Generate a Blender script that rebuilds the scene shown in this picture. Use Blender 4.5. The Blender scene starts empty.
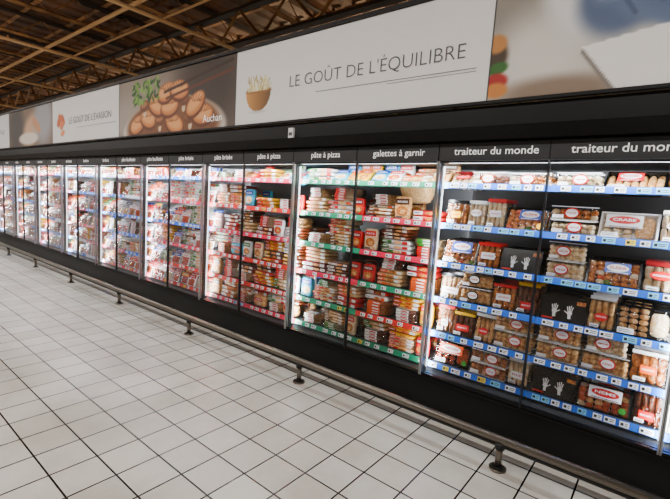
import bpy, math, random
import numpy as np
from mathutils import Matrix, Vector
rng = random.Random(23)
D = bpy.data
scene = bpy.context.scene
COL = scene.collection

# ------------------------------------------------------------------ materials
def s2l(c):
    c = c/255.0
    return c/12.92 if c <= 0.04045 else ((c+0.055)/1.055)**2.4
def lin(rgb): return tuple(s2l(v) for v in rgb)+(1.0,)

MATS = []; MIDX = {}
def reg(name, m):
    MIDX[name] = len(MATS); MATS.append(m); return m
def mat(name, rgb, rough=0.5, metal=0.0, spec=0.5, emit=None, estr=0.0, noise=None):
    m = D.materials.new(name); m.use_nodes = True
    nt = m.node_tree; b = nt.nodes['Principled BSDF']
    b.inputs['Base Color'].default_value = lin(rgb)
    b.inputs['Roughness'].default_value = rough
    b.inputs['Metallic'].default_value = metal
    b.inputs['Specular IOR Level'].default_value = spec
    if emit:
        b.inputs['Emission Color'].default_value = lin(emit)
        b.inputs['Emission Strength'].default_value = estr
    if noise:
        rgb2, scale = noise
        tc = nt.nodes.new('ShaderNodeTexCoord'); n = nt.nodes.new('ShaderNodeTexNoise')
        n.inputs['Scale'].default_value = scale; n.inputs['Detail'].default_value = 3
        r = nt.nodes.new('ShaderNodeValToRGB')
        r.color_ramp.elements[0].position = 0.38; r.color_ramp.elements[0].color = lin(rgb)
        r.color_ramp.elements[1].position = 0.62; r.color_ramp.elements[1].color = lin(rgb2)
        nt.links.new(tc.outputs['Object'], n.inputs['Vector'])
        nt.links.new(n.outputs['Fac'], r.inputs['Fac'])
        nt.links.new(r.outputs['Color'], b.inputs['Base Color'])
    return reg(name, m)
def clear(name, fac, tint=(255,255,255), rough=0.03, ior=1.35, bump=0):
    m = D.materials.new(name); m.use_nodes = True; nt = m.node_tree
    nt.nodes.clear()
    o = nt.nodes.new('ShaderNodeOutputMaterial'); mx = nt.nodes.new('ShaderNodeMixShader')
    t = nt.nodes.new('ShaderNodeBsdfTransparent'); g = nt.nodes.new('ShaderNodeBsdfGlossy')
    t.inputs['Color'].default_value = lin(tint); g.inputs['Roughness'].default_value = rough
    f = nt.nodes.new('ShaderNodeFresnel'); f.inputs['IOR'].default_value = ior
    mu = nt.nodes.new('ShaderNodeMath'); mu.operation = 'MULTIPLY'; mu.inputs[1].default_value = fac
    if bump:
        tc = nt.nodes.new('ShaderNodeTexCoord'); n = nt.nodes.new('ShaderNodeTexNoise'); n.inputs['Scale'].default_value = 34; n.inputs['Detail'].default_value = 2
        bp = nt.nodes.new('ShaderNodeBump'); bp.inputs['Strength'].default_value = bump; bp.inputs['Distance'].default_value = .02
        nt.links.new(tc.outputs['Object'], n.inputs['Vector']); nt.links.new(n.outputs['Fac'], bp.inputs['Height'])
        nt.links.new(bp.outputs[0], g.inputs['Normal']); nt.links.new(bp.outputs[0], f.inputs['Normal'])
    nt.links.new(f.outputs[0], mu.inputs[0]); nt.links.new(mu.outputs[0], mx.inputs[0])
    nt.links.new(t.outputs[0], mx.inputs[1]); nt.links.new(g.outputs[0], mx.inputs[2])
    nt.links.new(mx.outputs[0], o.inputs[0])
    return reg(name, m)

mat('black_metal', (6,6,7), 0.45, spec=.3)
mat('black_gloss', (4,4,5), 0.25, spec=.35)
mat('aluminium', (175,177,180), 0.35, 0.85)
mat('steel_rail', (120,112,102), 0.3, 0.85)
mat('dark_rubber', (12,11,11), 0.6)
mat('header_grey', (40,40,43), 0.5)
mat('white_print_glow', (250,250,250), 0.6, emit=(245,245,242), estr=0.35)  # lettering carries a faint glow of its own, no lamp behind it
mat('case_white', (228,232,236), 0.5)
mat('case_dark', (46,47,50), 0.5)
mat('case_mid', (105,107,111), 0.5)
mat('post_dark', (30,31,33), 0.4)
mat('shelf_white', (190,195,200), 0.4)
mat('shelf_grey', (52,54,58), 0.4)
mat('rail_blue', (10,98,212), 0.35)
mat('rail_pink', (215,14,66), 0.35)
mat('rail_green', (0,140,100), 0.35)
mat('rail_white', (205,215,232), 0.35)
mat('rail_red', (205,22,16), 0.35)
mat('ticket', (248,250,252), 0.5)
mat('ticket_cyan', (120,205,242), 0.5)
mat('ticket_yellow', (242,212,40), 0.5)
mat('ink', (20,22,26), 0.6)
mat('ink_soft', (74,77,81), 0.6)
clear('door_glass', 1.3, ior=1.36)
clear('film', 1.15, rough=0.09, ior=1.45, bump=.6)
mat('p_white', (242,242,241), 0.3)
mat('p_cream', (226,198,145), 0.4, noise=((200,158,98),60))
mat('p_red', (208,4,14), 0.3)
mat('p_dred', (122,2,12), 0.3)
mat('p_orange', (238,84,4), 0.3)
mat('p_yellow', (245,185,10), 0.3)
mat('p_green', (36,120,30), 0.35)
mat('p_blue', (6,58,165), 0.3)
mat('p_cyan', (40,175,212), 0.3)
mat('p_black', (7,7,8), 0.22)
mat('p_brown', (82,38,14), 0.4)
mat('f_gold', (226,140,54), 0.4, noise=((150,70,18),70))
mat('f_beige', (242,198,134), 0.4, noise=((208,140,70),60))
mat('f_brown', (136,60,22), 0.35, noise=((68,26,10),80))
mat('f_orange', (234,98,22), 0.35, noise=((172,50,8),70))
mat('f_ham', (232,118,98), 0.35, noise=((190,62,50),60))
mat('f_pale', (248,229,194), 0.45, noise=((228,188,134),50))
mat('f_green', (60,106,22), 0.5, noise=((126,145,36),90))
mat('led', (255,255,255), 0.5, emit=(240,248,255), estr=3.5)
mat('lamp_tube', (255,255,255), 0.5, emit=(255,248,235), estr=10.0)
mat('truss_steel', (172,122,68), 0.5, noise=((108,70,34),3))
mat('girder_steel', (40,28,18), 0.55)
mat('duct', (215,172,118), 0.5)
mat('wall_paint', (150,140,125), 0.8, noise=((135,124,108),2))

m = D.materials.new('floor_tile'); m.use_nodes = True; nt = m.node_tree; b = nt.nodes['Principled BSDF']
tc = nt.nodes.new('ShaderNodeTexCoord'); br = nt.nodes.new('ShaderNodeTexBrick')
br.offset = 0.0; br.squash = 1.0
TS=.25
br.inputs['Scale'].default_value = 1.0; br.inputs['Brick Width'].default_value = TS; br.inputs['Row Height'].default_value = TS
br.inputs['Mortar Size'].default_value = 0.0055; br.inputs['Mortar Smooth'].default_value = 0.1
br.inputs['Color1'].default_value = lin((222,219,211)); br.inputs['Color2'].default_value = lin((204,200,190))
br.inputs['Mortar'].default_value = lin((14,13,12))
no = nt.nodes.new('ShaderNodeTexNoise'); no.inputs['Scale'].default_value = 1.3; no.inputs['Detail'].default_value = 8; no.inputs['Roughness'].default_value=.65
rp = nt.nodes.new('ShaderNodeValToRGB'); rp.color_ramp.elements[0].position=0.32; rp.color_ramp.elements[0].color=(0.66,0.64,0.60,1)
rp.color_ramp.elements[1].position=0.58; rp.color_ramp.elements[1].color=(1,1,1,1)
mx = nt.nodes.new('ShaderNodeMix'); mx.data_type='RGBA'; mx.blend_type='MULTIPLY'; mx.inputs[0].default_value=0.8
L = nt.links.new
L(tc.outputs['Object'], br.inputs['Vector']); L(tc.outputs['Object'], no.inputs['Vector']); L(no.outputs['Fac'], rp.inputs['Fac'])
L(br.outputs['Color'], mx.inputs[6]); L(rp.outputs['Color'], mx.inputs[7]); L(mx.outputs[2], b.inputs['Base Color'])
b.inputs['Roughness'].default_value = 0.26
bp = nt.nodes.new('ShaderNodeBump'); bp.invert=True; bp.inputs['Strength'].default_value=0.25; bp.inputs['Distance'].default_value=0.003
L(br.outputs['Fac'], bp.inputs['Height']); L(bp.outputs[0], b.inputs['Normal'])
reg('floor_tile', m)
mat('deck', (108,68,34), 0.6, noise=((66,41,20),1.2))
m = D.materials.new('poster_print'); m.use_nodes = True; nt = m.node_tree; b = nt.nodes['Principled BSDF']
at = nt.nodes.new('ShaderNodeAttribute'); at.attribute_name = 'Col'
nt.links.new(at.outputs['Color'], b.inputs['Base Color']); b.inputs['Roughness'].default_value=0.55
reg('poster_print', m)

# ------------------------------------------------------------------ geometry builder
class Geo:
    def __init__(s): s.v=[]; s.f=[]; s.m=[]; s.sm=[]
    def quad(s, pts, m):
        n=len(s.v); s.v += [tuple(p) for p in pts]; s.f.append(tuple(range(n,n+len(pts)))); s.m.append(MIDX[m]); s.sm.append(False)
    def box(s, a, b, m):
        x0,y0,z0=a; x1,y1,z1=b; n=len(s.v)
        s.v += [(x0,y0,z0),(x1,y0,z0),(x1,y1,z0),(x0,y1,z0),(x0,y0,z1),(x1,y0,z1),(x1,y1,z1),(x0,y1,z1)]
        for q in ((0,3,2,1),(4,5,6,7),(0,1,5,4),(1,2,6,5),(2,3,7,6),(3,0,4,7)):
            s.f.append(tuple(n+i for i in q)); s.m.append(MIDX[m]); s.sm.append(False)
    def fq(s, x0,z0,x1,z1,y,m):
        s.quad([(x0,y,z0),(x1,y,z0),(x1,y,z1),(x0,y,z1)], m)
    def fell(s, cx,cz,rx,rz,y,m,n=14):
        s.quad([(cx+rx*math.cos(2*math.pi*i/n),y,cz+rz*math.sin(2*math.pi*i/n)) for i in range(n)], m)
    def sup(s, c, r, m, e1=1.0, e2=1.0, nu=10, nv=6, rot=0.0, tilt=0.0):
        n=len(s.v); cx,cy,cz=c; rx,ry,rz=r
        def pw(t,e): return math.copysign(abs(t)**e, t)
        cr,sr=math.cos(rot),math.sin(rot)
        pts=[]
        for j in range(1,nv):
            ph=-math.pi/2+math.pi*j/nv
            for i in range(nu):
                th=2*math.pi*i/nu
                pts.append((rx*pw(math.cos(ph),e1)*pw(math.cos(th),e2), ry*pw(math.cos(ph),e1)*pw(math.sin(th),e2), rz*pw(math.sin(ph),e1)))
        pts.append((0,0,-rz)); pts.append((0,0,rz))
        for x,y,z in pts:
            x,z = x*cr-z*sr, x*sr+z*cr
            s.v.append((cx+x,cy+y,cz+z))
        mi=MIDX[m]
        for j in range(nv-2):
            for i in range(nu):
                a=n+j*nu+i; b2=n+j*nu+(i+1)%nu
                s.f.append((a,b2,b2+nu,a+nu)); s.m.append(mi); s.sm.append(True)
        bot=n+(nv-1)*nu; top=bot+1
        for i in range(nu):
            s.f.append((bot,n+(i+1)%nu,n+i)); s.m.append(mi); s.sm.append(True)
            k=n+(nv-2)*nu
            s.f.append((top,k+i,k+(i+1)%nu)); s.m.append(mi); s.sm.append(True)
    def tube(s, p, q, r, m, n=8, caps=True):
        p=Vector(p); q=Vector(q); d=(q-p).normalized()
        u=d.orthogonal().normalized(); w=d.cross(u); k=len(s.v)
        for e in (p,q):
            for i in range(n):
                t=2*math.pi*i/n+math.pi/n; s.v.append(tuple(e+u*(r*math.cos(t))+w*(r*math.sin(t))))
        for i in range(n):
            s.f.append((k+i,k+(i+1)%n,k+n+(i+1)%n,k+n+i)); s.m.append(MIDX[m]); s.sm.append(n>5)
        if caps:
            s.f.append(tuple(k+n-1-i for i in range(n))); s.m.append(MIDX[m]); s.sm.append(False)
            s.f.append(tuple(k+n+i for i in range(n))); s.m.append(MIDX[m]); s.sm.append(False)
    def text(s, st, size, x, z, y, m, width=None, align='c', bold=0.0):
        V,F=text_geo(st,bold); V=V.copy()
        w=V[:,0].max()-V[:,0].min(); V[:,0]-=V[:,0].min()
        sx=size if width is None else width/w
        V[:,0]*=sx; V[:,1]*=size; w*=sx
        off = x-w/2 if align=='c' else x
        k=len(s.v)
        for a,b2 in V: s.v.append((off+a,y,z+b2))
        for f in F: s.f.append(tuple(k+i for i in f)); s.m.append(MIDX[m]); s.sm.append(False)
    def add(s, g, M):
        A=np.array(g.v); k=len(s.v)
        R=np.array(M.to_3x3()); t=np.array(M.translation)
        A=A@R.T+t
        s.v += [tuple(p) for p in A.tolist()]
        s.f += [tuple(i+k for i in f) for f in g.f]; s.m += g.m; s.sm += g.sm
    def obj(s, name, parent=None):
        me=D.meshes.new(name); me.from_pydata(s.v,[],s.f)
        used=sorted(set(s.m)); mp={u:i for i,u in enumerate(used)}
        for u in used: me.materials.append(MATS[u])
        me.polygons.foreach_set('material_index',[mp[i] for i in s.m])
        me.polygons.foreach_set('use_smooth',s.sm)
        me.update()
        o=D.objects.new(name,me); COL.objects.link(o)
        if parent: o.parent=parent
        return o
_tc={}
def text_geo(st,bold=0.0):
    key=(st,bold)
    if key in _tc: return _tc[key]
    cu=D.curves.new('t','FONT'); cu.body=st; cu.size=1.0; cu.resolution_u=3; cu.offset=bold
    o=D.objects.new('t',cu); COL.objects.link(o)
    dg=bpy.context.evaluated_depsgraph_get(); dg.update()
    me=D.meshes.new_from_object(o.evaluated_get(dg))
    V=np.array([(v.co.x,v.co.y) for v in me.vertices]); F=[tuple(p.vertices) for p in me.polygons]
    D.objects.remove(o); D.meshes.remove(me); D.curves.remove(cu)
    _tc[key]=(V,F); return _tc[key]
def empty(name, loc=(0,0,0)):
    e=D.objects.new(name,None); e.location=loc; e.empty_display_size=0.2; COL.objects.link(e); return e

# ------------------------------------------------------------------ product templates (front at y=0, base z=0)
U=rng.uniform
def t_pouch(food, lab, lab2, txt):
    g=Geo(); w=U(.062,.088); n=4; hh=U(.155,.195)
    for r in range(2):
        for i in range(n):
            g.sup((-w*.75+w*.5*i, 0.032, hh*.27+hh*.47*r),(w*.24,0.018,hh*.25),food,0.6,1,8,6, rot=U(-.1,.1))
    g.fq(-w,0.0,w,hh,0.010,'film')
    g.fq(-w,hh,w,hh+.022,0.012,lab); g.fq(-w,hh,w,hh+.022,0.05,lab)
    cz=hh*U(.3,.65); hw=U(.4,.8)
    if rng.random()<.5: g.fell(0,cz,w*hw,.026,0.007,lab2)
    else: g.fq(-w*hw,cz-.024,w*hw,cz+.024,0.007,lab2)
    g.text(txt,0.015,0,cz-.004,0.006,'p_white' if lab2 not in('p_white','p_yellow') else 'p_red',width=w*hw*1.5,bold=.02)
    g.fq(-w*.8,.012,-w*.1,.034,.007,'p_white'); g.fq(-w*.7,.018,-w*.2,.022,.006,'ink')
    return g,2*w+.004
def t_tray(food, lab, logo, txt, base='p_black'):
    g=Geo(); w=U(.13,.165); h=U(.17,.2)
    o=[(-w,0.012,0),(w,0.012,0),(w,0.012,h),(-w,0.012,h)]; i_=[(-w+.01,0.010,.01),(w-.01,0.010,.01),(w-.01,0.010,h-.01),(-w+.01,0.010,h-.01)]
    bk=[(-w+.025,0.06,.025),(w-.025,0.06,.025),(w-.025,0.06,h-.025),(-w+.025,0.06,h-.025)]
    for k in range(4):
        k2=(k+1)%4
        g.quad([o[k],o[k2],i_[k2],i_[k]],base); g.quad([i_[k],i_[k2],bk[k2],bk[k]],base); g.quad([o[k2],o[k],(bk[k][0],.064,bk[k][2]),(bk[k2][0],.064,bk[k2][2])],base)
    g.quad(bk,base)
    st=rng.choice([0,0,1,2,2])
    if st==0:
        nx=6
        for a in range(nx):
            for c in range(5):
                g.sup((-w+.03+(2*w-.06)*a/(nx-1)+U(-.005,.005),0.032,0.026+(h-.052)*c/4),(0.025,0.017,0.019),food if rng.random()<.75 else rng.choice(['f_green','f_pale','f_orange','f_beige']),0.9,1,8,5,rot=U(-.6,.6))
    elif st==1:
        nx=7
        for a in range(nx):
            g.sup((-w+.03+(2*w-.06)*a/(nx-1),0.032,h*.5),(w*.13,0.018,h*.38),food,.6,1,8,6,rot=U(-.06,.06))
    else:
        for a in range(3):
            for c in range(5):
                g.sup((-w*.72+w*.36*a,0.032,0.024+(h-.048)*c/4),(w*.17,0.018,h*.09),food,0.9,1,8,5)
        g.sup((w*.55,.034,h*.5),(w*.32,.016,h*.38),rng.choice(['f_pale','f_green','f_orange','f_beige']),.5,.8,12,6)
    g.fq(-w+.008,0.008,w-.008,h-.008,0.0085,'film')
    if lab:
        lo=U(.42,.52); lx=U(.42,.66); cx=U(-.03,.03)
        g.fq(cx-w*lx,h*lo,cx+w*lx,h*0.9,0.006,lab)
        g.fell(cx,h*.71,w*lx*.85,h*0.145,0.005,logo)
        g.text(txt,0.024,cx,h*.67,0.0035,'p_white' if logo in('p_red','p_dred','p_blue','p_black','p_orange') else 'p_red',width=w*lx*1.25,bold=.02)
        g.fq(cx-w*lx*.8,h*(lo+.02),cx+w*lx*.8,h*(lo+.045),0.005,'p_white' if lab!='p_white' else 'ink')
    if rng.random()<.75:
        g.fq(-w*0.9,h*0.06,-w*0.3,h*0.24,0.006,'p_white'); g.fq(-w*0.85,h*0.11,-w*0.4,h*0.13,0.005,'ink'); g.fq(-w*0.85,h*0.17,-w*0.45,h*0.19,0.005,'ink')
    if rng.random()<.5: g.fell(w*.72,h*.24,.02,.02,.0055,rng.choice(['p_yellow','p_green','p_blue','p_white']))
    return g, 2*w+.004
def t_script():
    g=Geo(); w=0.135; h=0.165
    g.box((-w,0,0),(w,0.05,h),'p_black')
    def st(a,b,c,d,r,m='p_white'):
        cr,sr=math.cos(r),math.sin(r)
        g.quad([(a+x*cr-z*sr,-.0016,b+x*sr+z*cr) for x,z in ((-c/2,-d/2),(c/2,-d/2),(c/2,d/2),(-c/2,d/2))],m)
    for cx,fl in ((-.05,1),(.04,-1)):
        g.fell(cx,.066,.016,.016,-.0016,'p_white',8)
        for k in range(4): st(cx-.014+.009*k,.09+.004*(k%3),.005,.036,.14*(1.5-k))
        st(cx+.022*fl,.07,.005,.024,-.9*fl)
        st(cx,.04,.018,.024,.1)
    g.fq(-w*.9,h*.06,-w*.4,h*.13,-.001,'p_red'); g.fq(w*.55,h*.75,w*.92,h*.9,-.001,'f_gold')
    return g, 2*w+.006
def t_clear(food, lab, txt):
    g=Geo(); w=U(.11,.135);h=U(.085,.12); nr=3 if h>.1 else 2
    for a in range(6):
        for c in range(nr):
            g.sup((-w+.025+(2*w-.05)*a/5,0.035+U(-.004,.004),0.022+(h-.03)/nr*c),(0.024,0.024,0.02),food if rng.random()<.9 else 'f_pale',0.9,1,8,5,rot=U(-.5,.5))
    g.fq(-w,0,w,h,0.006,'film'); g.box((-w,0.006,0),(w,0.08,0.006),'p_white' if lab!='p_black' else 'p_black')
    g.quad([(-w,0.006,h),(w,0.006,h),(w,0.08,h),(-w,0.08,h)],'film')
    g.fq(-w,h-.005,w,h,0.004,'p_white')
    cx=U(-.03,.03)
    g.fell(cx,h*.52,0.044,0.034,0.004,lab); g.fell(cx,h*.52,0.036,0.026,0.003,'p_white'); g.text(txt,0.014,cx,h*.47,0.002,'p_red',width=0.052,bold=.02)
    g.fq(-w+.008,.01,-w*.45,.032,.004,'p_white')
    return g, 2*w+.006
def t_dough(base, band, pic, n, hh, txt):
    g=Geo(); z=0; w=U(.12,.16)
    for i in range(n):
        dx=U(-.012,.012); dy=U(0,.03)
        bs=base if rng.random()<.75 else rng.choice(['p_white','p_red','f_beige','p_dred','p_brown','p_yellow','p_cream','f_pale'])
        g.sup((dx,0.10+dy,z+hh/2),(w,0.10,hh/2),bs,0.45,0.3,16,6)
        y=dy-.002
        g.fq(dx-w*.85,z+hh*.2,dx-w*U(.0,.4),z+hh*.8,y,band if band!=bs else 'p_white')
        if rng.random()<.8: g.fq(dx+w*.5,z+hh*.2,dx+w*.85,z+hh*.8,y,'p_white' if bs!='p_white' else rng.choice(['p_red','p_green','ink_soft','p_orange']))
        g.fell(dx+w*.2,z+hh*.5,w*.26,hh*.3,y-.001,pic)
        g.fq(dx-w*.8,z+hh*.42,dx-w*.45,z+hh*.58,y-.0012,'p_white' if band!='p_white' else 'ink')
        g.quad([(dx-w*.7,dy+.03,z+hh+.0008),(dx+w*.7,dy+.03,z+hh+.0008),(dx+w*.7,dy+.17,z+hh+.0008),(dx-w*.7,dy+.17,z+hh+.0008)],pic)
        g.quad([(dx-w*.7,dy+.02,z+hh+.0012),(dx,dy+.02,z+hh+.0012),(dx,dy+.08,z+hh+.0012),(dx-w*.7,dy+.08,z+hh+.0012)],band)
        z+=hh
    return g, 2*w+.008
def t_galette(food, lab, n):
    g=Geo(); w=U(.125,.15); z=0
    for i in range(n):
        dx=U(-.01,.01); t=U(.018,.028)
        for k in range(2):
            g.sup((dx,.13,z+t*(.25+.45*k)),(w*.93,.12,t*.3),food,.5,1,18,5)
        g.sup((dx,.13,z+t*.5),(w,.13,t*.55),'film',.7,.5,16,6)
        g.fq(dx-w*.45,z+t*.1,dx+w*.45,z+t*.95,-.002,lab)
        g.fq(dx-w*.1,z+t*.3,dx+w*.35,z+t*.7,-.003,'p_white' if lab!='p_white' else 'p_red')
        g.quad([(dx-w*.5,.02,z+t+.002),(dx+w*.5,.02,z+t+.002),(dx+w*.5,.1,z+t+.002),(dx-w*.5,.1,z+t+.002)],lab)
        z+=t
    return g,2*w+.006
def t_upright(base, band, pic, txt):
    g=Geo(); w=U(.055,.08); h=U(.15,.2)
    g.sup((0,0.025,h/2),(w,0.025,h/2),base,0.3,0.35,14,6)
    g.fq(-w*.85,h*.66,w*.85,h*.9,-.002,band); g.text(txt,0.022,0,h*.73,-.003,'p_white' if band!='p_white' else 'p_red',width=w*1.3,bold=.02)
    g.fell(0,h*.38,w*.75,h*.2,-.002,pic); g.fell(w*.1,h*.34,w*.35,h*.1,-.003,'f_beige')
    g.fq(-w*.8,h*.08,w*.1,h*.14,-.003,'ink_soft')
    return g, 2*w+.006
def t_bag(base, band, pic, txt):
    g=Geo(); w=U(.11,.13);h=U(.12,.16)
    g.sup((0,0.04,h/2),(w,0.04,h/2),base,0.55,0.6,16,8,rot=U(-.1,.1))
    g.fq(-w*.7,h*.5,w*.6,h*.75,-.001,band); g.text(txt,.022,0,h*.56,-.002,'p_white' if band!='p_white' else 'p_blue',width=w*.9,bold=.02)
    g.fell(w*.2,h*.3,w*.4,h*.14,-.001,pic)
    return g, 2*w
def t_blister(food, lab, band, txt):
    g=Geo(); w=U(.08,.1);h=U(.14,.17)
    g.box((-w,0.012,0),(w,0.022,h),'p_white')
    for c in range(4):
        g.sup((U(-.006,.006),0.010,h*.13+h*.15*c),(w*.82,0.010,h*.1),food,0.7,0.8,12,5,rot=U(-.08,.08))
    g.fq(-w,h*.62,w,h,0.004,lab); g.fq(-w,h*.62,w,h*.7,0.003,band)
    g.text(txt,0.022,0,h*.79,0.003,'p_red' if lab=='p_white' else 'p_white',width=w*1.2,bold=.02)
    g.fq(-w,0,w,h*.62,-.002,'film')
    return g, 2*w+.006

TR=[]
for f,l1,l2,tx in (('f_beige','p_orange','p_white','NEMS'),('f_beige','p_white','p_red','SAMOUSSAS'),('f_pale','p_dred','p_red','ROULEAUX'),('f_gold','p_white','p_orange','NEMS PORC'),('f_brown','p_yellow','p_red','BEIGNETS'),
  ('f_pale','p_red','p_white','FEUILLES'),('f_beige','p_black','p_white','TEMPURA'),('f_gold','p_red','p_white','ACCRAS'),('f_beige','p_white','p_dred','NEMS'),('f_pale','p_white','p_white','RIZ'),('f_gold','p_black','p_yellow','POULET')):
    for q in range(2): TR.append(('pouch',)+t_pouch(f,l1,l2,tx))
for f,l,lo,tx,bs in (('f_gold','p_red','p_white','ASIE','p_black'),('f_beige','p_red','p_dred','TAPAS','p_black'),('f_orange','p_white','p_red','NEMS','p_black'),('f_brown','p_dred','p_white','WOK','p_black'),('f_orange','p_red','p_yellow','CREVETTES','p_black'),
   ('f_gold','p_red','p_white','PLATEAU','p_black'),('f_pale','p_white','p_red','CRABE','p_white'),('f_beige',None,None,'','p_black'),('f_beige','p_red','p_white','BOUCHEES','p_black'),('f_orange','p_orange','p_white','SAMOUSSA','p_black'),('f_gold','p_blue','p_white','SUSHI','p_black')):
    for q in range(3): TR.append(('tray',)+t_tray(f,l,lo,tx,bs))
TR.append(('script',)+t_script())
for f,l,tx in (('f_gold','p_red','HALAL'),('f_brown','p_orange','POULET'),('f_orange','p_blue','SUSHI'),('f_beige','p_black','CRABE'),('f_pale','p_red','DIM SUM'),('f_beige','p_red','NEMS')):
    for q in range(2): TR.append(('clear',)+t_clear(f,l,tx))
def pick(kind): return rng.choice([t for t in TR if t[0]==kind])
PA=[]
for q in range(2):
  for b_,bd,pc,n,hh,tx in (('p_white','p_red','f_beige',3,.042,'PATE'),('p_cream','p_orange','f_gold',4,.036,'PIZZA'),('p_red','p_white','f_gold',2,.045,'PIZZA'),('p_white','p_green','f_beige',3,.04,'BRISEE'),
    ('p_yellow','p_red','f_orange',3,.036,'FEUILLETEE'),('f_beige','p_brown','f_pale',4,.028,'GALETTES'),('f_pale','p_red','f_gold',5,.028,'CREPES'),('p_cream','p_green','f_pale',3,.038,'PATE'),('f_gold','p_white','f_orange',3,.045,'PIZZA'),
    ('p_brown','p_yellow','f_gold',3,.04,'BLE NOIR'),('p_dred','p_white','f_beige',2,.044,'PIZZA'),('f_brown','p_white','f_beige',4,.03,'GALETTES')):
    PA.append(t_dough(b_,bd,pc,n,hh,tx))
  for f,l,n in (('f_beige','p_white',4),('f_pale','p_red',5),('f_brown','p_white',4),('f_gold','p_orange',5),('f_pale','p_green',3),('f_beige','p_red',4)):
    PA.append(t_galette(f,l,n))
PB=[t_bag(*a) for a in (('p_cyan','p_white','f_gold','FARINE'),('p_white','p_red','f_gold','PATE'),('f_beige','p_red','f_pale','CREPES'),('p_cyan','p_red','f_gold','PIZZA'))]
PU=[t_upright(*a) for a in (('p_red','p_dred','f_gold','PIZZA'),('p_white','p_red','f_orange','PATE'),('f_beige','p_brown','f_gold','BRISEE'),('p_yellow','p_red','f_gold','SABLEE'),('p_cyan','p_blue','f_pale','LEGER'),('p_white','p_green','f_gold','BIO'),('f_pale','p_red','f_gold','PATE'))]
DE=[t_blister(*a) for a in (('f_ham','p_white','p_red','JAMBON'),('f_orange','p_white','p_red','CHORIZO'),('f_pale','p_orange','p_blue','DINDE'),('f_ham','p_yellow','p_red','BACON'),('f_gold','p_white','p_orange','POULET'),('f_beige','p_brown','p_white','ROTI'),('f_ham','p_blue','p_white','JAMBON'),('f_orange','p_red','p_white','LARDONS'),('f_gold','p_green','p_white','VEGE'),('f_orange','p_orange','p_white','SAUCISSES'),('f_ham','p_white','p_white','JAMBON'))]
def tallof(g): return max(v[2] for v in g.v)

# ------------------------------------------------------------------ cabinets
YD=2.90; X_R=0.107; MW=1.481; DW=MW/2
SH=[1.79,1.485,1.19,0.907,0.634,0.383]
TOPZ=1.945
labels={-4:'plats cuisinés',-3:'plats cuisinés',-2:'traiteur du monde',-1:'traiteur du monde',0:'traiteur du monde',1:'traiteur du monde',2:'galettes à garnir',3:'pâte à pizza',4:'pâte à pizza',5:'pâte brisée',6:'pâte brisée',7:'pâte feuilletée',8:'pâte feuilletée',9:'lardons',10:'lardons',11:'saucisses'}
meal=Geo(); dough=Geo(); deli=Geo()
def place(G,g,x,y,z,tilt=0.0,yaw=0.0):
    G.add(g, Matrix.Translation((x,y,z))@Matrix.Rotation(yaw,4,'Z')@Matrix.Rotation(-tilt,4,'X'))
def rail_color(d,k):
    if d<=1: return 'rail_blue'
    if d==2: return ['rail_green','rail_pink','rail_pink','rail_green','rail_red','rail_green'][k]
    if d==3: return ['rail_green','rail_green','rail_green','rail_pink','rail_green','rail_green'][k]
    if d in(4,5): return ['rail_pink','rail_red','rail_pink','rail_red','rail_red','rail_pink'][k]
    if d in(6,7): return ['rail_blue','rail_pink','rail_blue','rail_pink','rail_red','rail_red'][k]
    return ['rail_blue','rail_pink','rail_pink','rail_white','rail_blue','rail_blue'][(k+d)%6]
def choose(d,k):
    if d<=1:
        if k==0: kind=rng.choice(['clear','clear','tray','pouch'])
        elif d%2==1: kind=rng.choices(['pouch','clear','script','tray'],[6,1.6,1.6,1.6])[0]
        else: kind=rng.choices(['tray','clear','script','pouch'],[6,1.6,1.6,.6])[0]
        return pick(kind)
    if d<=5:
        r=rng.random()
        if r<.78: return ('flat',)+rng.choice(PA)
        if r<.85 or (k==5 and r<.97): return ('bag',)+rng.choice(PB)
        return ('up',)+rng.choice(PU)
    if rng.random()<.75: return ('blis',)+rng.choice(DE)
    return ('flat',)+rng.choice(PA)
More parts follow.
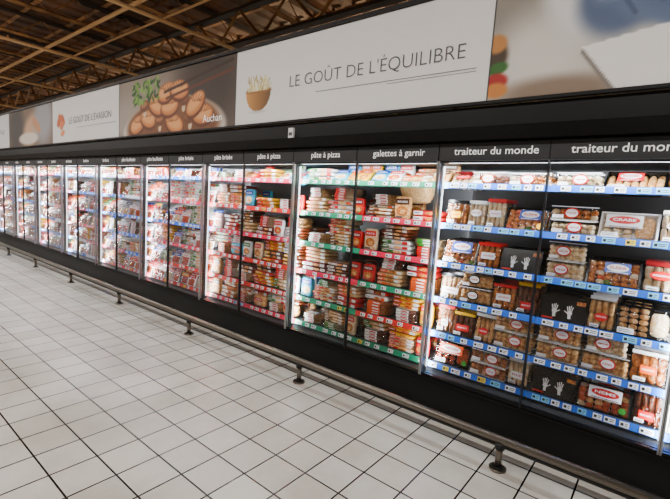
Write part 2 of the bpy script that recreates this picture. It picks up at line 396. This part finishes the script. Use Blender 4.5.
def fill_door(d,x0,x1):
    for k,z in enumerate(SH):
        avail=x1-x0-.024; best=None
        for attempt in range(12):   # best-fitting row
            seq=[]; tot=0; miss=0; scripts=0
            while miss<6:
                it=choose(d,k)
                if it[0]=='script' and scripts: continue
                if tot+it[2]<=avail: seq.append(it); tot+=it[2]; scripts+=it[0]=='script'
                else: miss+=1
            if best is None or tot>best[1]: best=(seq,tot)
            if best[1]>avail-.03: break
        seq,tot=best; gap=(avail-tot)/len(seq)
        x=x0+.012+gap/2
        for kind,g,w in seq:
            cx=x+w/2; tall=tallof(g); yb=3.052+U(0,.02)
            if d<=1:
                tl={'pouch':.15,'tray':.32,'script':.28,'clear':.08}[kind]+U(-.05,.08)
                if k==0 and kind!='clear': tl=.9
                place(meal,g,cx,yb,z+.003,tl,U(-.06,.06))
                if kind=='clear' and k>0:
                    place(meal,pick('clear')[1] if rng.random()<.3 else g,cx,yb+.008,z+.005+tall,.05,U(-.08,.08))
                place(meal,g,cx,yb+.12,z+.003,tl,U(-.08,.08))
                if rng.random()<.7: place(meal,g,cx,yb+.25,z+.003,tl)
            elif d<=5:
                if tall>.135 and k==0: place(dough,g,cx,yb,z+.003,.9,U(-.1,.1))
                else:
                    place(dough,g,cx,yb,z+.003,.03,U(-.1,.1))
                    if tall<.15 and k>0:
                        opts=[t for t in PA if tallof(t[0])+tall<.255 and t[1]<w+.06]
                        if opts and rng.random()<.85: place(dough,rng.choice(opts)[0],cx,yb+.012,z+.003+tall,.0,U(-.15,.15))
                place(dough,g,cx,yb+.25,z+.003,.03)
            else:
                tl=.3 if kind=='blis' else .02
                if k==0: tl=.5 if kind=='blis' else 0
                place(deli,g,cx,yb,z+.003,tl,U(-.1,.1))
                if kind=='blis':
                    place(deli,g,cx,yb+.05,z+.003+(.045 if k else 0),tl)
                    place(deli,rng.choice(DE)[0],cx,yb+.11,z+.003+(.075 if k else 0),tl)
                else:
                    place(deli,g,cx,yb+.22,z+.003,0)
                    if k and tall<.13: place(deli,g,cx,yb+.01,z+.003+tall,0,U(-.1,.1))
            x+=w+gap

NMOD_L=12
for mi in range(-2,NMOD_L):
    x1=X_R-MW*mi; x0=x1-MW
    root=empty('refrigerated_display_cabinet',(x0+MW/2,0,0))
    ox=-(x0+MW/2)
    body=Geo(); dr=Geo(); sg=Geo(); sh=Geo(); gl=Geo(); ld=Geo()
    inner='case_dark' if mi<=0 else ('case_mid' if mi<=2 else 'case_white')
    def B(g,a,b,m): g.box((a[0]+ox,a[1],a[2]),(b[0]+ox,b[1],b[2]),m)
    B(body,(x0,2.93,0.0),(x1,3.70,0.12),'black_metal')
    B(body,(x0,2.91,0.10),(x1,3.70,0.30),'black_metal')
    B(body,(x0,2.885,0.292),(x1,2.95,0.312),'black_metal')
    B(body,(x0,2.95,0.30),(x1,3.62,0.325),'shelf_grey')
    B(body,(x0,3.62,0.30),(x1,3.70,2.20),inner)
    B(body,(x0,2.91,TOPZ+.005),(x1,3.70,2.20),'black_metal')
    B(body,(x0,2.83,2.075),(x1,2.915,2.165),'black_gloss')
    B(body,(x0,2.86,2.165),(x1,2.915,2.20),'black_metal')
    B(body,(x0,2.93,2.20),(x1,3.0,2.318),'black_metal')
    B(body,(x1-.008,2.93,.30),(x1,2.985,TOPZ+.01),'post_dark')
    B(body,(x0,2.93,.30),(x0+.008,2.985,TOPZ+.01),'post_dark')
    if mi==-2: B(body,(x1-.02,2.93,.12),(x1,3.70,2.2),'case_white')
    if mi==NMOD_L-1: B(body,(x0,2.93,.12),(x0+.02,3.70,2.2),'case_white')
    body.obj('case_body',root)
    for xx in (x0+.011,x1-.011):
        B(ld,(xx-.003,2.972,.36),(xx+.003,2.983,TOPZ-.03),'led')
    B(ld,(x0+.05,2.95,TOPZ-.01),(x1-.05,2.975,TOPZ+.003),'led')
    ld.obj('led_strips',root)
    B(sg,(x0+.004,2.885,TOPZ),(x1-.004,2.91,2.065),'header_grey')
    B(sg,(x0+DW-.003,2.882,TOPZ),(x0+DW+.003,2.885,2.065),'black_metal')
    for di in (0,1):
        d=2*mi+di; cx=x1-DW*(di+.5)+.025
        sg.text(labels.get(d,rng.choice(['lardons','saucisses','jambon','volaille','charcuterie'])),0.072,cx+ox,1.985,2.8835,'white_print_glow',width=None if d>1 or d<-2 else .56,bold=.006)
    sg.obj('header_sign',root)
    for di in (0,1):
        d=2*mi+di; a=x1-DW*(di+1); b=x1-DW*di
        for k,z in enumerate(SH):
            B(sh,(a+.004,3.04,z-.012),(b-.004,3.56,z),'shelf_white' if d>5 else 'shelf_grey')
            rc=rail_color(d,k)
            zz=z-.012; lo_,hi_=(.022,.022) if d<=1 else (.023,.023)
            sh.quad([(a+ox+.002,3.018,zz-lo_),(b+ox-.002,3.018,zz-lo_),(b+ox-.002,3.03,zz+hi_),(a+ox+.002,3.03,zz+hi_)],rc)
            B(sh,(a+.002,3.03,zz-lo_),(b-.002,3.045,zz+.015),rc)
            t=a+.02+U(0,.05)
            while t<b-.07:
                tm=rng.choices(['ticket','ticket_cyan','ticket_yellow'],[7,3,.4] if d<=1 else [12,.3,.5])[0]
                def P(xx,f): return (xx+ox,3.0155+.012*f-.001,zz-lo_+(lo_+hi_)*f)
                tw=rng.choice([.05,.06,.07]) if d<=1 else rng.choice([.05,.06])
                f0_,f1_=(.12,.88) if d<=1 else (.2,.82)
                sh.quad([P(t,f0_),P(t+tw,f0_),P(t+tw,f1_),P(t,f1_)],tm)
                for (u0,u1,f0,f1,mm) in ((.006,.022,.32,.68,'ink'),(.028,tw-.006,.58,.68,'ink_soft'),(.028,tw-.01,.34,.44,'ink_soft')):
                    q=[P(t+u0,f0),P(t+u1,f0),P(t+u1,f1),P(t+u0,f1)]
                    sh.quad([(p[0],p[1]-.0008,p[2]) for p in q],mm)
                t+=tw+(rng.choice([.01,.02,.035,.05]) if d<=1 else rng.choice([.03,.05,.09]))
        fill_door(d,a,b)
        fm='aluminium'
        jl = di==1; jr = di==0
        B(dr,(a+.002,2.888,.315),(a+(.011 if jl else .006),2.914,TOPZ-.002),fm if jl else 'post_dark')
        B(dr,(b-(.011 if jr else .006),2.888,.315),(b-.002,2.914,TOPZ-.002),fm if jr else 'post_dark')
        B(dr,(a+.006,2.892,.315),(b-.006,2.912,.335),'black_metal')
        B(dr,(a+.006,2.892,TOPZ-.014),(b-.006,2.912,TOPZ-.002),'black_metal')
        gl.quad([(a+.008+ox,2.90,.33),(b-.008+ox,2.90,.33),(b-.008+ox,2.90,TOPZ-.015),(a+.008+ox,2.90,TOPZ-.015)],'door_glass')
    sh.obj('shelves_with_price_rails',root); dr.obj('door_frames',root); gl.obj('glass_doors',root)
    def area(name,loc,sx,sy,power,rot,col=(.90,.96,1)):
        li=D.lights.new(name,'AREA'); li.shape='RECTANGLE'; li.size=sx; li.size_y=sy; li.energy=power; li.color=col
        o=D.objects.new(name,li); o.location=loc; o.rotation_euler=rot; COL.objects.link(o); o.parent=root; return o
    if mi>=-1:
        kf=1.65 if mi<=0 else (1.5 if mi<=2 else (2.0 if mi<=4 else 2.8))
        area('led_light_top',(0,2.965,TOPZ-.015),MW-.1,.02,11*kf,(math.radians(35),0,0))
        area('led_light_post',(-MW/2,2.99,1.12),.03,1.55,13*kf,(math.radians(90),0,0))
meal.obj('packaged_ready_meals'); dough.obj('packaged_pastry_dough'); deli.obj('packaged_deli_meats')

g=Geo(); g.box((-.03,-.012,0),(.03,.012,.09),'p_white'); g.box((-.02,-.014,.02),(.02,-.012,.05),'ink_soft'); g.tube((0,0,.09),(0,0,.1),.008,'black_metal')
o=g.obj('shelf_sensor_box'); o.location=(-2.86,2.845,2.166)

# ------------------------------------------------------------------ bumper rail
g=Geo(); YB=2.62; zc=.195
XL=-18.5; XRR=3.0
g.tube((XL,YB,zc),(XRR,YB,zc),.026,'steel_rail',16)
g.tube((XL,YB+.006,zc-.036),(XRR,YB+.006,zc-.036),.016,'dark_rubber',8)
x=-.66+1.725*2
while x>XL:
    g.tube((x,YB,0),(x,YB,zc),.021,'steel_rail',14)
    g.tube((x,YB,0),(x,YB,.012),.052,'steel_rail',20); g.tube((x,YB,.012),(x,YB,.022),.034,'dark_rubber',16)
    g.tube((x,YB,zc-.06),(x,YB,zc-.015),.03,'dark_rubber',14)
    x-=1.725
g.obj('bumper_rail')

# ------------------------------------------------------------------ banners
def blank(w,h,res,rgb):
    nx=int(w/res)+1; nz=int(h/res)+1
    U_,V=np.meshgrid(np.linspace(0,w,nx),np.linspace(0,h,nz))
    C=np.zeros((nz,nx,3)); C[:]=rgb
    return U_,V,C
def sst(x): x=np.clip(x,0,1); return x*x*(3-2*x)
def blob(P,cx,cy,rx,ry,rgb,rot=0,soft=.3,a=1.0):
    U_,V,C=P; c,s=math.cos(rot),math.sin(rot)
    x=(U_-cx)*c+(V-cy)*s; y=-(U_-cx)*s+(V-cy)*c
    r=np.sqrt((x/rx)**2+(y/ry)**2)
    k=(a*sst((1+soft/2-r)/soft))[...,None]
    C[:]=C*(1-k)+np.array(rgb)*k
def line(P,x0,y0,x1,y1,w,rgb,soft=.6,a=1.0):
    U_,V,C=P; dx,dy=x1-x0,y1-y0; L2=dx*dx+dy*dy
    t=np.clip(((U_-x0)*dx+(V-y0)*dy)/L2,0,1)
    r=np.hypot(U_-x0-t*dx,V-y0-t*dy)/w
    k=(a*sst((1+soft/2-r)/soft))[...,None]
    C[:]=C*(1-k)+np.array(rgb)*k
def poly(P,pts,rgb,soft=.01):
    U_,V,C=P; k=np.ones(U_.shape)
    n=len(pts)
    for i in range(n):
        x0,y0=pts[i]; x1,y1=pts[(i+1)%n]; l=math.hypot(x1-x0,y1-y0)
        d=((x1-x0)*(V-y0)-(y1-y0)*(U_-x0))/l
        k=np.minimum(k,sst(d/soft+.5))
    k=k[...,None]; C[:]=C*(1-k)+np.array(rgb)*k
ZB=2.345; BH=.75; YBN=2.90
def banner(x0,x1,P,extra=None):
    U_,V,C=P; nz,nx=U_.shape
    root=empty('advertising_banner',(x0,YBN,ZB))
    me=D.meshes.new('print')
    vs=[(float(u),0.0,float(v)) for u,v in zip(U_.ravel(),V.ravel())]
    fs=[(j*nx+i,j*nx+i+1,(j+1)*nx+i+1,(j+1)*nx+i) for j in range(nz-1) for i in range(nx-1)]
    me.from_pydata(vs,[],fs); me.materials.append(D.materials['poster_print'])
    ca=me.color_attributes.new('Col','FLOAT_COLOR','POINT')
    c=np.clip(C,0,255)/255.; c=np.where(c<=.04045,c/12.92,((c+.055)/1.055)**2.4)
    c=np.concatenate([c.reshape(-1,3),np.ones((nz*nx,1))],1).astype(np.float32)
    ca.data.foreach_set('color',c.ravel())
    o=D.objects.new('print',me); COL.objects.link(o); o.parent=root
    w=x1-x0
    f=Geo(); f.box((0,.004,-.02),(w,.04,BH+.03),'black_metal'); f.box((0,-.012,-.022),(w,.03,-.002),'black_metal'); f.box((0,-.02,BH+.002),(w,.03,BH+.035),'black_metal')
    f.box((-.004,-.003,0),(.004,.01,BH),'ink_soft')
    if extra: extra(f)
    f.obj('frame',root)
W=2.71
xb=-1.07
WH=(240,240,239)
# A : cook's arms and white board (blurred)
P=blank(W,BH,.011,(206,201,194))
blob(P,.12,.62,.3,.3,(150,142,132),0,1.2)
blob(P,.3,.2,.25,.3,(224,220,214),.2,1.1)
blob(P,.45,.62,.16,.3,(232,232,234),.3,.9)
blob(P,.72,.55,.22,.26,(84,102,136),-.5,.5)
blob(P,.95,.45,.32,.15,(100,120,154),-.4,.6)
blob(P,.66,.70,.12,.2,(130,148,178),-.2,.6)
line(P,.58,.72,.78,.40,.012,(60,76,108),1.2,.7); line(P,.70,.74,.9,.44,.012,(66,84,116),1.2,.7)
blob(P,1.35,.6,.5,.3,(66,88,128),0,.8)
blob(P,.42,.02,.35,.09,(140,120,102),0,1.0)
poly(P,[(.54,.25),(.75,-.03),(2.2,-.03),(2.2,.2),(1.6,.38),(.94,.31)],(250,250,249),.012)
poly(P,[(.54,.25),(.535,.222),(.725,-.035),(.75,-.03)],(130,122,114),.01)
line(P,.54,.252,.94,.313,.006,(255,255,255),.8)
blob(P,.03,.28,.08,.1,(70,55,36),0,.6); blob(P,.05,.2,.07,.04,(50,104,34),.2,.5); blob(P,.05,.12,.075,.05,(170,32,26),0,.5); blob(P,.05,.06,.08,.05,(206,130,56),0,.5); blob(P,.03,.36,.07,.06,(196,132,66),0,.5)
banner(xb,xb+W,P)
# B : white with slogan
P=blank(W,BH,.009,WH)
bx,bz=.36,.29
for i in range(90):
    a=U(0,math.pi); r=U(.02,.14)
    x0=bx+U(-.11,.11); y0=bz+.04
    line(P,x0,y0,x0+math.cos(a)*r*.8,y0+abs(math.sin(a))*r+.02,.006,rng.choice([(225,210,150),(196,176,106),(168,152,84),(240,234,200)]))
U_,V,C=P
k=(((U_-bx)/.19)**2+((V-bz-.03)/.20)**2<1)&(V<bz+.035)
sh_=np.clip(.75+(U_-bx)*-1.4,.5,1.05)[...,None]
C[:]=np.where(k[...,None],np.array((214,150,76))*sh_,C)
blob(P,bx,bz+.035,.19,.026,(152,102,48),0,.3)
for i in range(50):
    x0=bx+U(-.15,.15); line(P,x0,bz+.035,x0+U(-.05,.05),bz+.06+U(0,.09),.007,rng.choice([(238,228,180),(210,194,126),(246,244,226)]))
blob(P,bx,bz-.175,.13,.015,(190,190,190),0,.9,.6)
def ex(f):
    f.text("LE GOÛT DE L'ÉQUILIBRE",.15,.81,.305,-.004,'ink_soft',width=1.72,align='l',bold=-.014)
    f.fq(1.15,.225,2.62,.229,-.004,'ink_soft'); f.fq(1.9,.205,2.62,.208,-.004,'ink_soft')
banner(xb-W,xb,P,ex)
# C : dumplings, mushrooms and herbs with chopsticks
P=blank(W,BH,.010,(104,90,80))
blob(P,.6,.6,.9,.4,(146,132,120),0,1.2); blob(P,2.2,.5,.6,.5,(58,46,38),0,1.2); blob(P,.2,.2,.5,.3,(166,154,144),0,1.2)
blob(P,1.35,.02,1.2,.42,(230,224,216),0,.1); blob(P,1.35,.08,1.1,.35,(120,72,36),0,.2)
for (cx,cy,ro,t) in ((.55,.14,.3,0),(.85,.2,-.2,0),(1.15,.13,.1,1),(1.5,.1,-.3,0),(1.85,.12,.2,1),(2.1,.17,0,0),(.75,.34,.5,1),(1.05,.36,-.4,0),(1.38,.32,.1,0),(1.7,.34,-.2,1),(1.95,.3,.5,0),(1.3,.5,.2,0),(1.6,.5,-.1,0)):
    if t==0:   # dumpling: half-moon with pleated rim
        blob(P,cx,cy-.02,.22,.13,(92,44,18),ro,.2)
        blob(P,cx,cy,.20,.11,(216,130,66),ro,.3); blob(P,cx-.01,cy+.015,.17,.075,(238,170,104),ro,.6)
        for q in range(7):
            aa=(q-3)*.38+ro
            line(P,cx+math.sin(aa)*.06,cy+.03,cx+math.sin(aa)*.18,cy+.02+math.cos(aa)*.085,.008,(150,80,34),1.0,.75)
    else:      # mushroom cap with stem
        line(P,cx,cy-.08,cx+.02,cy+.02,.035,(222,196,164),.4)
        blob(P,cx,cy+.03,.13,.075,(110,62,32),ro*.4,.25); blob(P,cx-.02,cy+.05,.09,.035,(176,112,68),ro*.4,.8)
for i in range(70):
    blob(P,.72+U(-.3,.4),.50+U(-.08,.2),.055,.02,rng.choice([(50,104,26),(98,150,42),(30,70,18),(130,176,70)]),U(0,3),.4)
line(P,1.25,.50,2.65,.70,.017,(48,20,10)); line(P,1.3,.42,2.65,.60,.017,(92,44,22))
def ex(f):
    f.text("Auchan",.12,2.12,.07,-.004,'white_print_glow',align='l')
banner(xb-2*W,xb-W,P,ex)
# D
P=blank(W,BH,.014,WH)
for i in range(9):
    a=.3+i*.33
    blob(P,.42+math.cos(a)*.13,.3+math.sin(a)*.13,.07,.05,rng.choice([(220,110,56),(235,140,84),(200,90,44)]),a,.4)
blob(P,.36,.42,.06,.1,(214,100,46),.5,.4); blob(P,.5,.16,.1,.05,(236,150,96),.2,.4); blob(P,.45,.3,.09,.08,(228,130,78),.2,.5)
def ex(f):
    f.text("LE GOÛT DE L'ÉVASION",.15,.80,.305,-.004,'ink_soft',width=1.65,align='l',bold=-.008)
    f.fq(1.15,.225,2.62,.23,-.004,'ink_soft')
banner(xb-3*W,xb-2*W,P,ex)
# E
P=blank(W,BH,.016,(120,96,76))
blob(P,.5,.4,.5,.5,(54,44,40),0,1); blob(P,1.5,.3,.5,.3,(206,166,130),.3,.8); blob(P,2.2,.5,.5,.5,(160,160,168),0,1); blob(P,1.3,.15,.6,.12,(225,215,202),0,.4); blob(P,1.8,.4,.3,.1,(205,145,105),-.5,.5)
banner(xb-4*W,xb-3*W,P)
P=blank(W,BH,.02,(226,228,232))
blob(P,.5,.35,.2,.2,(120,150,80),0,.6)
def ex(f): f.text("LE GOÛT DU PARTAGE",.135,.85,.315,-.004,'ink_soft',width=1.5,align='l',bold=-.012)
banner(xb-5*W,xb-4*W,P,ex)
P=blank(W,BH,.02,(120,110,104)); blob(P,1.2,.3,.8,.3,(190,120,70),0,.8); blob(P,1.5,.4,.4,.2,(230,200,160),0,.6)
banner(xb-6*W,xb-5*W,P)

# ------------------------------------------------------------------ room shell
g=Geo(); g.box((-32,-5,-.1),(6,14,0),'floor_tile'); g.obj('floor')
CZ=5.4
g=Geo(); x=-32.0
while x<6:
    for (a,b,za,zb) in ((0,.2,0,0),(.2,.25,0,.05),(.25,.45,.05,.05),(.45,.5,.05,0)):
        g.quad([(x+a,-5,CZ+za),(x+b,-5,CZ+zb),(x+b,14,CZ+zb),(x+a,14,CZ+za)],'deck')
    x+=.5
g.box((-32,-5,CZ+.1),(6,14,CZ+.2),'deck')
g.obj('ceiling')
for nm,a,b in (('wall_back',(-32,14,0),(6,14.2,CZ+.2)),('wall_left',(-32.2,-5,0),(-32,14,CZ+.2)),('wall_right',(6,-5,0),(6.2,14,CZ+.2)),('wall_front',(-32,-5.2,0),(6,-5,CZ+.2))):
    g=Geo(); g.box(a,b,'wall_paint'); g.obj(nm)
def bar(g,p,q,r,m='truss_steel'): g.tube(p,q,r,m,4)
x=-30.0; n=0
while x<5:
    g=Geo()
    zt,zb=CZ-.05,CZ-.48
    for s in (-.035,.035):
        bar(g,(x+s,-4.9,zt),(x+s,13.9,zt),.03,'girder_steel'); bar(g,(x+s,-4.9,zb),(x+s,13.9,zb),.03)
    y=-4.9; up=True
    while y<13.5:
        bar(g,(x,y,zb if up else zt),(x,y+.5,zt if up else zb),.014); up=not up; y+=.5
    g.obj('ceiling_truss'); x+=2.0
g=Geo()
for yy in np.arange(-4,14,.9): g.box((-31.9,yy-.04,CZ-.02-.0),(5.9,yy+.04,CZ-.002),'truss_steel')
g.obj('ceiling_purlins')
for yy in (4.9,10.0):
    g=Geo(); zt,zb=CZ-.53,CZ-1.15
    g.box((-31.9,yy-.07,zt-.05),(5.9,yy+.07,zt),'girder_steel'); g.box((-31.9,yy-.07,zb),(5.9,yy+.07,zb+.05),'girder_steel')
    x=-31.8; up=True
    while x<5.2:
        bar(g,(x,yy,zb+.02 if up else zt-.02),(x+.62,yy,zt-.02 if up else zb+.02),.03,'truss_steel'); up=not up; x+=.62
    g.obj('ceiling_girder')
for (yy,zz,r,nm,mm) in ((3.5,4.62,.035,'sprinkler_pipe','duct'),(6.0,4.45,.03,'sprinkler_pipe','truss_steel'),(2.1,4.75,.02,'cable_conduit','duct'),(1.9,4.75,.02,'cable_conduit','duct'),(7.4,4.6,.13,'ventilation_duct','duct'),(4.2,4.72,.02,'cable_conduit','duct')):
    g=Geo(); g.tube((-31.9,yy,zz),(5.9,yy,zz),r,mm,12)
    x=-31
    while x<5: bar(g,(x,yy,zz),(x,yy,CZ-.5),.008); x+=3.1
    g.obj(nm)
g=Geo()
for x in (-22.3,-17.6,-12.9,-9.4,-6.1,-2.6):
    g.tube((x,-4.9,4.05),(x,13.9,4.05),.028,'duct',8)
    y=-4
    while y<13:
        g.tube((x,y,4.05),(x,y,4.12),.012,'duct',6); y+=2.1
g.obj('branch_pipes')
for yy in (-.8,8.2):
    x=-28
    while x<5.5:
        root=empty('unseen_ceiling_lamp',(x,yy,4.35))  # fittings out of view, added to light the aisle and roof
        g=Geo(); g.box((-.75,-.09,.02),(.75,.09,.06),'case_white')
        g.tube((-.72,-.045,0),(.72,-.045,0),.014,'lamp_tube',8); g.tube((-.72,.045,0),(.72,.045,0),.014,'lamp_tube',8)
        g.tube((-.5,0,.06),(-.5,0,.57),.006,'aluminium',6); g.tube((.5,0,.06),(.5,0,.57),.006,'aluminium',6)
        g.obj('lamp_body',root)
        for (nm,dz,rx,e,col) in (('down_light',-.02,0,92 if yy<0 else 40,(1,.98,.945)),('ceiling_fill_light',.08,math.pi,62,(1,.70,.40))):  # warm upward light is added to brighten the deck overhead
            li=D.lights.new(nm,'AREA'); li.shape='RECTANGLE'; li.size=1.4; li.size_y=.16; li.energy=e; li.color=col
            o=D.objects.new(nm,li); o.location=(0,0,dz); o.rotation_euler=(rx,0,0); COL.objects.link(o); o.parent=root
        x+=2.8
w=D.worlds.new('world'); scene.world=w; w.use_nodes=True
w.node_tree.nodes['Background'].inputs[0].default_value=(1,.92,.85,1); w.node_tree.nodes['Background'].inputs[1].default_value=.05

# ------------------------------------------------------------------ camera
cam=D.cameras.new('camera'); co=D.objects.new('camera',cam); COL.objects.link(co)
r=Vector((.7777,.6247,.0644)).normalized(); u=Vector((-.121,.0485,.9915)); u=(u-r*u.dot(r)).normalized(); bk=r.cross(u)
M=Matrix(((r.x,u.x,bk.x,0),(r.y,u.y,bk.y,0),(r.z,u.z,bk.z,1.6),(0,0,0,1)))
co.matrix_world=M; cam.lens=22.46; cam.sensor_width=36; cam.sensor_fit='HORIZONTAL'; cam.clip_start=.05
scene.camera=co
print('verts',sum(len(m.vertices) for m in D.meshes))
